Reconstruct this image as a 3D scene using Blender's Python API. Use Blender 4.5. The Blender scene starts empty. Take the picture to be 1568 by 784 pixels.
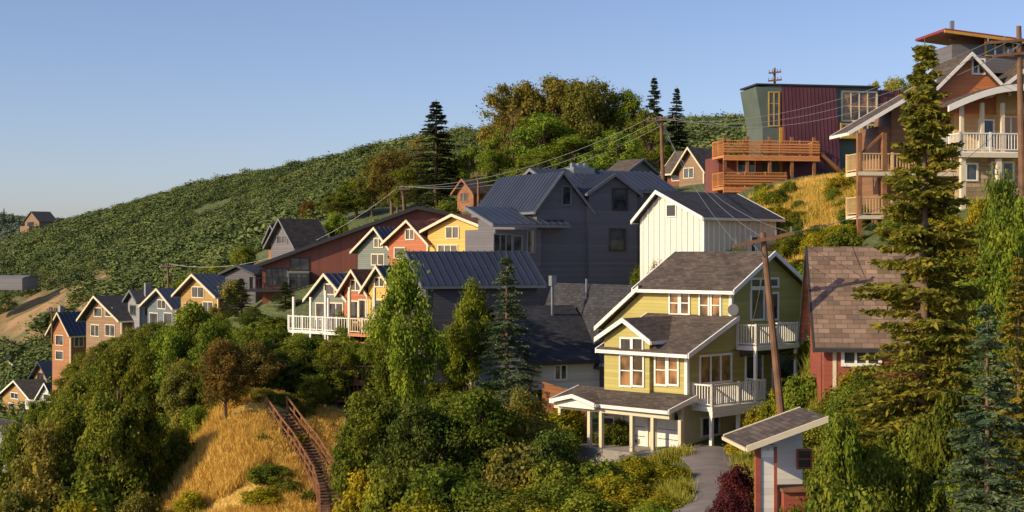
import bpy, math, random, bmesh
import numpy as np
from mathutils import Vector, noise
random.seed(3); rng=np.random.default_rng(5)
scene=bpy.context.scene
F=2200.0
def bx(u): return (u-784)/F
def el(v): return (392-v)/F
def link(o): scene.collection.objects.link(o); return o

# ---------------------------------------------------------------- materials
def newmat(name):
    m=bpy.data.materials.new(name); m.use_nodes=True
    nt=m.node_tree; b=nt.nodes['Principled BSDF']; return m,nt,b
def N(nt,t,**k):
    n=nt.nodes.new(t)
    for a,v in k.items(): setattr(n,a,v)
    return n
def mathn(nt,op,a,b=None):
    n=N(nt,'ShaderNodeMath',operation=op)
    for i,v in enumerate((a,b)):
        if v is None: continue
        if isinstance(v,(int,float)): n.inputs[i].default_value=v
        else: nt.links.new(v,n.inputs[i])
    return n.outputs[0]
def ramp(nt,fac,c1,c2,p1=0,p2=1):
    r=N(nt,'ShaderNodeValToRGB'); nt.links.new(fac,r.inputs[0])
    e=r.color_ramp.elements; e[0].position=p1; e[1].position=p2
    e[0].color=(*c1,1); e[1].color=(*c2,1); return r.outputs[0]
def mul(c,k): return tuple(min(1,x*k) for x in c)
_mc={}
def paint(name,c,rough=.6,var=.12,scale=3,metal=0):
    if name in _mc: return _mc[name]
    m,nt,b=newmat(name)
    tc=N(nt,'ShaderNodeTexCoord'); no=N(nt,'ShaderNodeTexNoise'); no.inputs['Scale'].default_value=scale; no.inputs['Detail'].default_value=5
    nt.links.new(tc.outputs['Object'],no.inputs['Vector'])
    nt.links.new(ramp(nt,no.outputs[0],mul(c,1-var),mul(c,1+var),.3,.7),b.inputs['Base Color'])
    b.inputs['Roughness'].default_value=rough; b.inputs['Metallic'].default_value=metal
    _mc[name]=m; return m
def siding(name,c,pitch=.16,vert=False,var=.14,batten=False):
    if name in _mc: return _mc[name]
    m,nt,b=newmat(name)
    uv=N(nt,'ShaderNodeUVMap'); sp=N(nt,'ShaderNodeSeparateXYZ'); nt.links.new(uv.outputs[0],sp.inputs[0])
    co=sp.outputs[0 if vert else 1]
    q=mathn(nt,'DIVIDE',co,pitch); fr=mathn(nt,'FRACT',q); fl=mathn(nt,'FLOOR',q)
    wn=N(nt,'ShaderNodeTexWhiteNoise',noise_dimensions='1D'); nt.links.new(fl,wn.inputs['W'])
    no=N(nt,'ShaderNodeTexNoise'); no.inputs['Scale'].default_value=.9; no.inputs['Detail'].default_value=6
    nt.links.new(uv.outputs[0],no.inputs['Vector'])
    f=mathn(nt,'ADD',mathn(nt,'MULTIPLY',wn.outputs[0],.45),mathn(nt,'MULTIPLY',no.outputs[0],.55))
    nt.links.new(ramp(nt,f,mul(c,1-var),mul(c,1+var),.2,.8),b.inputs['Base Color'])
    if batten: hh=mathn(nt,'LESS_THAN',fr,.22)
    elif vert: hh=mathn(nt,'GREATER_THAN',fr,.1)
    else: hh=mathn(nt,'SUBTRACT',1.0,fr)
    bu=N(nt,'ShaderNodeBump'); bu.inputs['Strength'].default_value=.9; bu.inputs['Distance'].default_value=.035
    nt.links.new(hh,bu.inputs['Height']); nt.links.new(bu.outputs[0],b.inputs['Normal'])
    b.inputs['Roughness'].default_value=.65
    _mc[name]=m; return m
def shingle(name,c,w=.33,h=.17,var=.4):
    if name in _mc: return _mc[name]
    m,nt,b=newmat(name)
    uv=N(nt,'ShaderNodeUVMap'); br=N(nt,'ShaderNodeTexBrick'); br.offset=.5
    br.inputs['Scale'].default_value=1; br.inputs['Brick Width'].default_value=w; br.inputs['Row Height'].default_value=h
    br.inputs['Mortar Size'].default_value=.012; br.inputs['Mortar Smooth'].default_value=.3
    br.inputs['Color1'].default_value=(*mul(c,1-var),1); br.inputs['Color2'].default_value=(*mul(c,1+var),1); br.inputs['Mortar'].default_value=(*mul(c,.45),1)
    nt.links.new(uv.outputs[0],br.inputs['Vector'])
    no=N(nt,'ShaderNodeTexNoise'); no.inputs['Scale'].default_value=.7; no.inputs['Detail'].default_value=7; nt.links.new(uv.outputs[0],no.inputs['Vector'])
    mx=N(nt,'ShaderNodeMixRGB',blend_type='MULTIPLY'); mx.inputs[0].default_value=1
    nt.links.new(br.outputs[0],mx.inputs[1]); nt.links.new(ramp(nt,no.outputs[0],(.7,.7,.7),(1.25,1.22,1.2),.3,.7),mx.inputs[2])
    nt.links.new(mx.outputs[0],b.inputs['Base Color'])
    bu=N(nt,'ShaderNodeBump'); bu.inputs['Strength'].default_value=.6; bu.inputs['Distance'].default_value=.02
    nt.links.new(br.outputs[1],bu.inputs['Height']); bu.invert=True; nt.links.new(bu.outputs[0],b.inputs['Normal'])
    b.inputs['Roughness'].default_value=.85
    _mc[name]=m; return m
def glassmat(name,c1,c2):
    m,nt,b=newmat(name)
    tc=N(nt,'ShaderNodeTexCoord'); no=N(nt,'ShaderNodeTexNoise'); no.inputs['Scale'].default_value=.9; no.inputs['Detail'].default_value=2
    nt.links.new(tc.outputs['Object'],no.inputs['Vector'])
    nt.links.new(ramp(nt,no.outputs[0],c1,c2,.4,.62),b.inputs['Base Color'])
    b.inputs['Roughness'].default_value=.06; b.inputs['IOR'].default_value=1.7
    bu=N(nt,'ShaderNodeBump'); bu.inputs['Strength'].default_value=.08; bu.inputs['Distance'].default_value=.05
    nt.links.new(no.outputs[0],bu.inputs['Height']); nt.links.new(bu.outputs[0],b.inputs['Normal'])
    return m
GL=glassmat('window_glass',(.015,.02,.025),(.07,.08,.09))
GLW=glassmat('window_glass_curtains',(.04,.025,.012),(.36,.18,.06))
WHITE=paint('white_paint',(.78,.76,.72),.5,.05)
CREAM=paint('cream_trim',(.66,.58,.42),.5,.06)
DKTRIM=paint('dark_trim',(.035,.035,.04),.5)
GREYTRIM=paint('grey_trim',(.16,.17,.19),.5)
WOOD=siding('cedar_wood',(.5,.2,.06),.14,False,.25)
WOODB=paint('brown_timber',(.24,.105,.045),.7,.3,2)
POLE=paint('weathered_pole_wood',(.16,.085,.05),.85,.35,1.5)
METAL=paint('galvanised_metal',(.32,.34,.36),.4,.1,2,.6)
BLACK=paint('black_iron',(.02,.02,.022),.5)
STONE=shingle('ashlar_stone',(.42,.32,.2),.5,.25,.3)
CONC=paint('concrete',(.3,.28,.26),.85,.2,1)

# ---------------------------------------------------------------- terrain
CP=[]
for u in (-900,-300,200,700,1200,1700,2400):
    CP+=[(u,1500,4),(u,1230,14),(u,1010,28)]
CP+=[(1400,840,42),(1250,870,40),(1180,840,38),(1560,860,38),(1090,784,50),(1100,702,64),(1040,698,66),
(950,830,50),(950,762,60),(1052,694,69),(930,672,77),(860,668,76),(1180,680,72),(1180,770,52),
(700,900,46),(700,825,58),(700,705,75),(700,605,90),(820,610,83),(560,860,64),(560,690,78),
(480,790,71),(425,640,80.5),(468,700,77),(498,750,73.5),(350,810,71),(350,705,76),(350,632,81),(350,1010,58),(480,950,60),(280,760,76),(200,960,62),(200,790,80),(200,690,105),
(0,980,58),(0,810,100),(0,730,150),(30,642,205),(100,636,195),(150,565,162),(230,515,152),(320,497,143),(450,452,130),
(500,522,111),(560,528,106),(400,560,100),(300,590,110),(650,432,121),(750,432,117),(900,480,100),(1000,420,105),(1078,432,91),
(1230,570,75),(1230,450,86),(1250,330,97),(1180,305,108),(1250,266,122),(1100,297,125),(1360,258,118),(1330,384,80),(1290,420,78),
(1500,305,84),(1320,560,62),(1500,620,58),(1400,430,74),(1500,560,64),
(1900,800,40),(1900,560,60),(1900,280,84),(1900,200,120),
(1000,375,117),(980,305,140),(900,315,150),(760,322,150),(650,335,160),(550,338,170),(480,350,175),(1050,280,160),(1100,250,200),(1400,220,190),(1900,180,200),
(300,430,230),(150,475,240),(0,560,260),(0,445,380),(150,420,330),(450,345,240),(300,362,350),(500,308,320),(700,262,300),(900,240,290),(1150,225,290),(1600,200,290),
(-200,400,540),(0,380,520),(100,347,520),(200,319,500),(300,292,490),(400,270,480),(500,250,470),(600,230,460),(700,214,450),(800,203,440),(1000,195,430),(1150,190,420),(1568,185,420),(2200,180,420),
(-400,850,100),(-400,720,200),(-400,500,400),(-400,420,560),(-900,850,100),(-900,420,560),(-900,950,60),
(-200,420,700),(0,402,700),(300,340,680),(600,290,640),(1000,250,620),(1568,250,620),
(-400,345,920),(-100,345,920),(60,348,920),(130,365,920),(300,385,920),(700,380,920),(1500,380,920)]
for u in (-900,-200,400,1000,1600,2400): CP+=[(u,398,1700),(u,396,5000)]
def qk(a,d): return np.stack([a*4,np.log(d)],-1)
_c=np.array(CP,float); _P=qk((_c[:,0]-784)/F,_c[:,2]); _T=(392-_c[:,1])/F
def tps(r2): return r2*np.log(r2+1e-9)*.5
_n=len(_P); _K=tps(((_P[:,None]-_P[None])**2).sum(-1))+np.eye(_n)*.002
_A=np.zeros((_n+3,_n+3)); _A[:_n,:_n]=_K; _A[:_n,_n]=1; _A[:_n,_n+1:]=_P; _A[_n,:_n]=1; _A[_n+1:,:_n]=_P.T
_W=np.linalg.solve(_A,np.concatenate([_T,[0,0,0]]))
def tz(x,y):
    x=np.atleast_1d(np.asarray(x,float)); y=np.atleast_1d(np.asarray(y,float))
    q=qk(x/y,y); out=np.zeros(len(q))
    for i in range(0,len(q),4000):
        Q=q[i:i+4000]; out[i:i+4000]=tps(((Q[:,None]-_P[None])**2).sum(-1))@_W[:_n]+_W[_n]+Q@_W[_n+1:]
    return out*y
def tz1(x,y): return float(tz(x,y)[0])
NA,ND=420,420
aa=np.linspace(-.8,.8,NA); dd=np.exp(np.linspace(math.log(3),math.log(6000),ND))
AA,DD=np.meshgrid(aa,dd); X=(AA*DD).ravel(); Y=DD.ravel(); Z=tz(X,Y)
nz=np.array([noise.fractal((x*.15,y*.15,0),1.0,2.0,4) for x,y in zip(X,Y)])
Z=Z+nz*np.clip(Y/400,.12,1.2)
def fastmesh(name,V,Q,mats,mi=None,smooth=False):
    me=bpy.data.meshes.new(name); V=np.asarray(V,np.float32); Q=np.asarray(Q,np.int32)
    me.vertices.add(len(V)); me.vertices.foreach_set('co',V.ravel())
    me.loops.add(Q.size); me.loops.foreach_set('vertex_index',Q.ravel())
    me.polygons.add(len(Q)); me.polygons.foreach_set('loop_start',np.arange(0,Q.size,4,dtype=np.int32))
    if mi is not None: me.polygons.foreach_set('material_index',np.asarray(mi,np.int32))
    if smooth: me.polygons.foreach_set('use_smooth',np.ones(len(Q),bool))
    for m in mats: me.materials.append(m)
    me.update(calc_edges=True); me.validate(); return me
idx=np.arange(NA*ND).reshape(ND,NA)
Q=np.stack([idx[:-1,:-1],idx[:-1,1:],idx[1:,1:],idx[1:,:-1]],-1).reshape(-1,4)
TM,nt,b=newmat('hillside_ground')
geo=N(nt,'ShaderNodeNewGeometry')
n1=N(nt,'ShaderNodeTexNoise'); n1.inputs['Scale'].default_value=.12; n1.inputs['Detail'].default_value=8; nt.links.new(geo.outputs['Position'],n1.inputs['Vector'])
n2=N(nt,'ShaderNodeTexNoise'); n2.inputs['Scale'].default_value=2.5; n2.inputs['Detail'].default_value=8; nt.links.new(geo.outputs['Position'],n2.inputs['Vector'])
at=N(nt,'ShaderNodeAttribute',attribute_name='dry')
f=mathn(nt,'ADD',at.outputs['Fac'],mathn(nt,'MULTIPLY',mathn(nt,'SUBTRACT',n1.outputs[0],.5),1.4))
green=ramp(nt,n2.outputs[0],(.055,.08,.025),(.13,.155,.05),.3,.7)
gold=ramp(nt,n2.outputs[0],(.42,.25,.05),(.7,.46,.12),.3,.7)
mx=N(nt,'ShaderNodeMixRGB')
cl=mathn(nt,'MULTIPLY',mathn(nt,'SUBTRACT',f,.3),3.0); 
cn=N(nt,'ShaderNodeClamp'); nt.links.new(cl,cn.inputs[0]); nt.links.new(cn.outputs[0],mx.inputs[0])
nt.links.new(green,mx.inputs[1]); nt.links.new(gold,mx.inputs[2])
at2=N(nt,'ShaderNodeAttribute',attribute_name='dirt')
mx2=N(nt,'ShaderNodeMixRGB'); nt.links.new(at2.outputs['Fac'],mx2.inputs[0]); nt.links.new(mx.outputs[0],mx2.inputs[1])
nt.links.new(ramp(nt,n1.outputs[0],(.2,.14,.06),(.4,.24,.12),.35,.65),mx2.inputs[2])
nt.links.new(mx2.outputs[0],b.inputs['Base Color']); b.inputs['Roughness'].default_value=.95
bu=N(nt,'ShaderNodeBump'); bu.inputs['Distance'].default_value=.3; nt.links.new(n2.outputs[0],bu.inputs['Height']); nt.links.new(bu.outputs[0],b.inputs['Normal'])
me=fastmesh('ground',np.stack([X,Y,Z],-1),Q,[TM],smooth=True)
UU=X/Y*F+784
def blob(u,d,su,sd): return np.exp(-((UU-u)/su)**2-((Y-d)/sd)**2)
dry=np.clip(blob(350,74,90,10)+blob(450,74,60,10)+blob(1240,98,70,12)+blob(60,80,60,20)*.6+blob(550,335,80,40)*.35+blob(300,280,120,35)*.5+blob(1000,58,60,6)*.5,0,1)
dirt=np.clip((blob(140,290,120,60)*1.3+blob(20,310,80,65)*1.1+blob(480,300,30,12)*.8)*(.7+nz*1.6),0,1)
for nm,a in (('dry',dry),('dirt',dirt)):
    t=me.attributes.new(nm,'FLOAT','POINT'); t.data.foreach_set('value',a.astype(np.float32))
link(bpy.data.objects.new('ground',me))

# ---------------------------------------------------------------- building kit
class Bld:
    def __init__(s,name,u,d,th,vb,x=None):
        th=math.radians(th); s.th=th
        s.R=(math.sin(th),math.cos(th)); s.L=(-math.cos(th),math.sin(th))
        s.C=(bx(u)*d,d); s.z0=el(vb)*d
        e=bpy.data.objects.new(name,None); link(e); e.empty_display_size=.5
        e.location=(s.C[0],s.C[1],s.z0); e.rotation_euler=(0,0,math.pi/2-th); s.e=e; s.parts={}
    def X(s,u,v=392,Y0=0):
        a=bx(u); x=(a*(s.C[1]+Y0*s.L[1])-s.C[0]-Y0*s.L[0])/(s.R[0]-a*s.R[1])
        return x, el(v)*(s.C[1]+x*s.R[1]+Y0*s.L[1])-s.z0
    def Y(s,u,v=392,X0=0):
        a=bx(u); y=(a*(s.C[1]+X0*s.R[1])-s.C[0]-X0*s.R[0])/(s.L[0]-a*s.L[1])
        return y, el(v)*(s.C[1]+X0*s.R[1]+y*s.L[1])-s.z0
    def z(s,v): return el(v)*s.C[1]-s.z0
    def add(s,part,mat,V,Fc):
        p=s.parts.setdefault(part,([],[],[],[]))
        o=len(p[0]); p[0].extend(V)
        if mat not in p[2]: p[2].append(mat)
        k=p[2].index(mat)
        for f in Fc: p[1].append([i+o for i in f]); p[3].append(k)
    def box(s,part,mat,x0,y0,z0,x1,y1,z1):
        V=[(x,y,z) for z in (z0,z1) for y in (y0,y1) for x in (x0,x1)]
        s.add(part,mat,V,[(0,2,3,1),(4,5,7,6),(0,1,5,4),(2,6,7,3),(0,4,6,2),(1,3,7,5)])
    def prism(s,part,mat,prof,s0,s1,axis):
        n=len(prof)
        f=(lambda a,c,z:(a,c,z)) if axis=='x' else (lambda a,c,z:(c,a,z))
        V=[f(s0,c,z) for c,z in prof]+[f(s1,c,z) for c,z in prof]
        s.add(part,mat,V,[list(range(n)),list(range(n,2*n))[::-1]]+[(i,(i+1)%n,n+(i+1)%n,n+i) for i in range(n)])
    def beam(s,part,mat,p,q,w,h=None):
        h=h or w; p=Vector(p);q=Vector(q); d=(q-p).normalized()
        a=d.cross(Vector((0,0,1)));
        if a.length<.01: a=Vector((1,0,0))
        a.normalize(); b2=d.cross(a).normalized()
        V=[tuple(r+a*i*w/2+b2*j*h/2) for r in (p,q) for j in (-1,1) for i in (-1,1)]
        s.add(part,mat,V,[(0,1,3,2),(4,6,7,5),(0,4,5,1),(2,3,7,6),(0,2,6,4),(1,5,7,3)])
    def slab(s,part,roof,trim,p,q,s0,s1,axis,th=.16,ribs=0):
        """sloping roof slab between profile points p=(c,z) low and q=(c,z) high"""
        (c0,z0),(c1,z1)=p,q
        s.prism(part,roof,[(c0,z0),(c1,z1),(c1,z1+th),(c0,z0+th)],s0,s1,axis)
        if trim:
            for a,b in ((s0-.05,s0+.03),(s1-.03,s1+.05)):
                s.prism('trim',trim,[(c0,z0-.06),(c1,z1-.06),(c1,z1+th+.02),(c0,z0+th+.02)],a,b,axis)
            sg=-1 if c0<c1 else 1
            s.prism('trim',trim,[(c0+sg*.05,z0-.04),(c0-sg*.02,z0-.04),(c0-sg*.02,z0+th-.03),(c0+sg*.05,z0+th-.03)],s0,s1,axis)
        if ribs:
            k=int((s1-s0)/ribs)
            for i in range(k+1):
                a=s0+.06+i*(s1-s0-.15)/max(k,1)
                s.prism(part,roof,[(c0,z0+th-.02),(c1,z1+th-.02),(c1,z1+th+.06),(c0,z0+th+.06)],a,a+.045,axis)
    def gable(s,x0,x1,y0,y1,zb,ze,zr,axis,wall,roof,trim,over=.4,rk=None,th=.16,ribs=0,ze1=None,ge=None):
        if axis=='x': a0,a1,c0,c1=x0,x1,y0,y1
        else: a0,a1,c0,c1=y0,y1,x0,x1
        if rk is None: rk=(c0+c1)/2
        if ze1 is None: ze1=ze
        if ge is None: ge=over
        s.prism('walls',wall,[(c0,zb),(c1,zb),(c1,ze1),(rk,zr),(c0,ze)],a0,a1,axis)
        m0=(zr-ze)/(rk-c0); m1=(zr-ze1)/(c1-rk)
        s.slab('roof',roof,trim,(c0-over,ze-m0*over+.02),(rk,zr+.02),a0-ge,a1+ge,axis,th,ribs)
        s.slab('roof',roof,trim,(c1+over,ze1-m1*over+.021),(rk,zr+.021),a0-ge,a1+ge,axis,th,ribs)
    def win(s,face,P,a0,a1,z0,z1,frame=None,glass=None,nx=1,nz=1,fw=.1):
        frame=frame or WHITE; glass=glass or GL
        if a0>a1:a0,a1=a1,a0
        if z0>z1:z0,z1=z1,z0
        def b(p,m,A0,A1,Z0,Z1,d0,d1):
            if face=='x': s.box(p,m,P-d1,A0,Z0,P-d0,A1,Z1)
            else: s.box(p,m,A0,P-d1,Z0,A1,P-d0,Z1)
        b('window_glass',glass,a0,a1,z0,z1,-.06,.015)
        b('window_frames',frame,a0-fw,a0,z0-fw,z1+fw,-.02,.07); b('window_frames',frame,a1,a1+fw,z0-fw,z1+fw,-.02,.07)
        b('window_frames',frame,a0,a1,z0-fw,z0,-.02,.075); b('window_frames',frame,a0,a1,z1,z1+fw,-.02,.065)
        for i in range(1,nx):
            a=a0+(a1-a0)*i/nx; b('window_frames',frame,a-.05,a+.05,z0,z1,-.02,.055)
        for i in range(1,nz):
            a=z0+(z1-z0)*i/nz; b('window_frames',frame,a0,a1,a-.025,a+.025,-.02,.045)
    def wp(s,face,P,u1,v1,u2,v2,frame=None,glass=None,nx=1,nz=1,fw=.1):
        f=(lambda u,v:s.Y(u,v,P)) if face=='x' else (lambda u,v:s.X(u,v,P))
        um=(u1+u2)/2; s.win(face,P,f(u1,0)[0],f(u2,0)[0],f(um,v2)[1],f(um,v1)[1],frame,glass,nx,nz,fw)
    def rail(s,p,q,h=1.05,mat=None,step=.16,part='railing',w=.09):
        mat=mat or WHITE; p=Vector(p);q=Vector(q); L=(q-p).length; up=Vector((0,0,1))
        s.beam(part,mat,p+up*h,q+up*h,w,.07); s.beam(part,mat,p+up*.12,q+up*.12,.05,.06)
        k=max(1,round(L/1.8))
        for i in range(k+1):
            r=p+(q-p)*i/k; s.beam(part,mat,r,r+up*(h+.08),.12)
        k=max(1,int(L/step))
        for i in range(k):
            r=p+(q-p)*(i+.5)/k; s.beam(part,mat,r+up*.1,r+up*h,.04)
    def deck(s,x0,x1,y0,y1,z,mat,railm,sides='-y-x+x',step=.16,h=1.05):
        s.box('deck',mat,x0,y0,z-.22,x1,y1,z)
        a=.07
        if '-y' in sides: s.rail((x0+a,y0+a,z),(x1-a,y0+a,z),h,railm,step)
        if '-x' in sides: s.rail((x0+a,y0+a,z),(x0+a,y1,z),h,railm,step)
        if '+x' in sides: s.rail((x1-a,y0+a,z),(x1-a,y1,z),h,railm,step)
    def done(s):
        for part,(V,Fc,M,MI) in s.parts.items():
            me=bpy.data.meshes.new(part); me.from_pydata(V,[],Fc)
            for m in M: me.materials.append(m)
            for p,k in zip(me.polygons,MI): p.material_index=k
            bm=bmesh.new(); bm.from_mesh(me); bmesh.ops.recalc_face_normals(bm,faces=bm.faces)
            uvl=bm.loops.layers.uv.new('UVMap'); z=Vector((0,0,1))
            for f in bm.faces:
                nn=f.normal; t=z.cross(nn)
                if t.length<.05: t=Vector((1,0,0))
                t.normalize(); w=nn.cross(t)
                for l in f.loops: l[uvl].uv=(l.vert.co.dot(t),l.vert.co.dot(w))
            bm.to_mesh(me); bm.free()
            o=link(bpy.data.objects.new(part,me)); o.parent=s.e

def house(name,uc,d,th,vb,uL,uR,ve,va,axis,wall,roof,trim,wins=(),over=.4,ribs=0,ua=None,frame=None,down=4,ge=None,corner=True):
    h=Bld(name,uc,d,th,vb)
    y1=h.Y(uL)[0]; x1=h.X(uR)[0]; ze=h.z(ve)
    if axis=='x':
        rk=h.Y(ua)[0] if ua else y1/2; zr=el(va)*(h.C[1]+rk*h.L[1])-h.z0
    else:
        rk=h.X(ua)[0] if ua else x1/2; zr=el(va)*(h.C[1]+rk*h.R[1])-h.z0
    h.gable(0,x1,0,y1,-down,ze,zr,axis,wall,roof,trim,over,rk,ribs=ribs,ge=ge)
    if corner and trim:
        h.box('trim',trim,-.03,-.03,-down,.14,.14,ze-.05)
    for w in wins:
        face,u1,v1,u2,v2=w[:5]; nx=w[5] if len(w)>5 else 1; nz_=w[6] if len(w)>6 else 1
        h.wp(face,0,u1,v1,u2,v2,frame or trim or WHITE,w[7] if len(w)>7 else GL,nx,nz_)
    h.x1=x1;h.y1=y1;h.ze=ze;h.zr=zr;h.rk=rk
    return h

# palette
GREEN=siding('green_lap_siding',(.38,.33,.095),.19)
SH_BR=shingle('brown_grey_shingle',(.095,.075,.062))
SH_DK=shingle('slate_dark_shingle',(.036,.038,.048))
SH_RED=shingle('red_brown_shingle',(.22,.075,.04))
SH_TAN=shingle('tan_shake',(.22,.15,.11),.5,.26,.35)
BLUEM=paint('blue_metal_roof',(.05,.062,.095),.38,.15,.5,.3)
DKM=paint('dark_metal_roof',(.035,.032,.035),.45,.2,.5,.2)
PURM=paint('maroon_metal_roof',(.12,.04,.046),.45,.2,.5,.2)
DGREY=siding('dark_grey_siding',(.13,.125,.14),.2)
DGREY2=siding('charcoal_siding',(.07,.07,.083),.2)
WBAT=paint('white_boards',(.68,.65,.57),.6,.05)
YEL=siding('yellow_siding',(.62,.4,.09),.18)
ORG=siding('orange_red_siding',(.4,.115,.045),.18)
TEAL=siding('grey_green_siding',(.14,.17,.15),.18)
BRN=siding('red_brown_siding',(.19,.06,.042),.25,True)
TAN=siding('ochre_siding',(.36,.22,.07),.18)
TAN2=siding('tan_brown_siding',(.24,.15,.085),.18)
ORW=siding('orange_wood_siding',(.33,.14,.05),.2)
GRW=siding('light_grey_siding',(.24,.24,.25),.2)
BLG=siding('blue_grey_siding',(.12,.15,.19),.2)
WHS=siding('white_siding',(.62,.6,.56),.18)

# ---------------------------------------------------------------- green house
g=Bld('green_house',1052,70,45,692)
y1=g.Y(930)[0]; xu=g.X(1120)[0]; xr=g.X(1230)[0]; xm=g.X(1186)[0]
zf=g.z(607); zm=g.z(540)
zs=el(489)*(g.C[1]+xu*g.R[1])-g.z0
g.box('walls',CREAM,.1,.4,-3,xm,y1,zf-.3)
for u1,v1,u2,v2 in ((955,645,990,680),(1006,647,1043,688)):
    a0=g.Y(u1,0,.1)[0]; a1=g.Y(u2,0,.1)[0]; g.win('x',.1,a0,a1,0.05,2.05,WHITE,WHITE,1,1,.14)
    g.win('x',.07,min(a0,a1)+.1,max(a0,a1)-.1,1.5,1.9,WHITE,GL,4,1,.04)
    for k in range(1,3): g.box('garage_panels',GREYTRIM,.05,min(a0,a1)+.1,k*.48,.08,max(a0,a1)-.1,k*.48+.03)
g.wp('x',.1,925,640,940,672,WHITE,GL); g.wp('y',.4,1075,640,1100,665,WHITE,GL,2)
g.box('walls',GREEN,0,0,zf-.3,xm,y1,zm)
g.prism('walls',GREEN,[(0,zm),(xu,zm),(xu,zs)],.001,y1-.001,'y')
g.slab('roof',SH_BR,WHITE,(-.5,zm-.5*(zs-zm)/xu+.02),(xu,zs+.02),-.45,y1+.35,'y')
for x,y in ((0,0),(xm-.14,0),(0,y1-.1)): g.box('trim',WHITE,x-.03,y-.03,zf-.3,x+.15,y+.15,zm-.03)
g.box('trim',WHITE,-.04,-.04,zf-.42,xm+.03,y1+.04,zf-.2)
ye=g.Y(985,0,xu)[0]
ze=el(443)*(g.C[1]+xu*g.R[1])-g.z0; rk=(xu+xr)/2; zr=el(390)*(g.C[1]+rk*g.R[1])-g.z0
g.gable(xu,xr,0,ye,zm-.1,ze,zr,'y',GREEN,SH_BR,WHITE,.42,rk)
g.box('trim',WHITE,xu-.03,-.03,zs,xu+.14,.14,ze-.1); g.box('trim',WHITE,xr-.12,-.03,zm,xr+.03,.14,ze-.1)
yl,zl=g.Y(925,502,xu)
g.prism('walls',GREEN,[(ye,zm),(ye,ze-.15),(yl,zl),(yl,zm)],xu+.002,xr-1,'x')
g.slab('roof',SH_BR,WHITE,(yl+.3,zl-.1),(ye-.05,ze-.05),xu-.45,xr-.8,'x')
ya=g.Y(1003)[0]; yb=g.Y(928)[0]; yk=(ya+yb)/2; zk=el(492)*(g.C[1]+yk*g.L[1])-g.z0; zke=el(520)*(g.C[1]+ya*g.L[1])-g.z0
g.gable(-.25,xu+.3,ya+.15,yb-.1,zf-.3,zke,zk,'x',GREEN,SH_BR,WHITE,.35,yk,th=.16)
g.wp('x',-.25,951,545,966,590,WHITE,GLW,1,2,.09); g.wp('x',-.25,970,545,985,590,WHITE,GLW,1,2,.09)
g.wp('x',-.25,952,519,966,538,WHITE,GL,1,1,.09); g.wp('x',-.25,970,519,984,538,WHITE,GL,1,1,.09)
g.wp('x',0,1005,545,1020,588,WHITE,GLW,1,2); g.wp('x',0,1025,545,1038,588,WHITE,GLW,1,2)
g.wp('x',0,934,548,942,588,WHITE,GL,1,2,.07)
g.wp('x',xu,1027,448,1039,480,WHITE,GLW,1,2); g.wp('x',xu,1044,448,1055,480,WHITE,GLW,1,2)
g.wp('x',xu,1073,451,1085,484,WHITE,GLW,1,2); g.wp('x',xu,1091,451,1103,484,WHITE,GLW,1,2)
g.wp('y',0,1072,545,1118,584,WHITE,GLW,3,1); g.wp('y',0,1142,545,1166,598,WHITE,GL,1,1)
g.wp('y',0,1150,444,1168,488,WHITE,GL,1,1); g.wp('y',0,1175,450,1190,488,WHITE,GL,1,1); g.wp('y',0,1150,428,1190,438,WHITE,GL,3,1)
D=-1.25
xa=g.X(1127)[0]; xb=g.X(1224,0,D)[0]; zb2=el(529)*(g.C[1]+xa*g.R[1])-g.z0
g.deck(xa,xb,D,-.02,zb2,WHITE,WHITE)
g.prism('roof',SH_BR,[(D,zb2-.25),(-.02,zb2-.25),(-.02,zb2-.6)],xa+.3,xb-.3,'x')
xc=g.X(1059)[0]; xd=g.X(1174,0,D)[0]; zb1=el(622)*g.C[1]-g.z0
g.deck(xc,xd,D,-.02,zb1,WHITE,WHITE); g.box('trim',WHITE,xc-.03,D-.04,zb1-.5,xd+.03,D+.04,zb1-.2)
for xx in (xc+.1,(xc+xd)/2,xd-.1): g.box('posts',WHITE,xx-.08,D+.04,-3,xx+.08,D+.2,zb1-.2)
for xx in (xa+.1,xb-.15): g.box('posts',WHITE,xx-.07,D+.06,zb1 if xx<xd else -3,xx+.07,D+.2,zb2-.2)
PX=-1.9
yp=g.Y(848,0,PX)[0]; zt=g.z(606); zp=el(628)*(g.C[1]+PX*g.R[1])-g.z0
g.slab('roof',SH_BR,WHITE,(PX-.3,zp-.1),(0,zt-.1),-.6,yp,'y')
g.box('trim',CREAM,PX-.1,-.5,zp-.4,PX+.1,yp-.1,zp-.12)
for u in (858,903,921,968,1000,1042):
    yy=g.Y(u,0,PX)[0]; g.box('posts',CREAM,PX-.09,yy-.09,-3,PX+.09,yy+.09,zp-.39)
pa=g.Y(912,0,PX-.3)[0]; pb=g.Y(855,0,PX-.3)[0]
g.gable(PX-.4,.2,pa,pb,zp-.25,zp,el(603)*(g.C[1]+(pa+pb)/2*g.L[1])-g.z0,'x',WHITE,SH_BR,WHITE,.25,None,.12)
g.box('patio_slab',CONC,-2.3,-1.5,-3,xm,yp,.02)
g.box('chimney',BLACK,xr-1.2,2.5,ze,xr-.9,2.8,zr+.7); g.box('chimney',BLACK,xr-1.3,2.4,zr+.7,xr-.8,2.9,zr+.95)
g.beam('satellite_dish',METAL,(xu-.05,-.05,zs+.2),(xu-.35,-.35,zs+.45),.05)
g.add('satellite_dish',METAL,[(xu-.4+.28*math.cos(t)*.7,-.4-.28*math.cos(t)*.7,zs+.5+.3*math.sin(t)) for t in np.linspace(0,6.28,13)[:-1]],[list(range(12))])
g.beam('downspout',WHITE,(xm-.3,-.1,zm-.1),(xm-.3,-.1,-.5),.09)
g.done()

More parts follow.
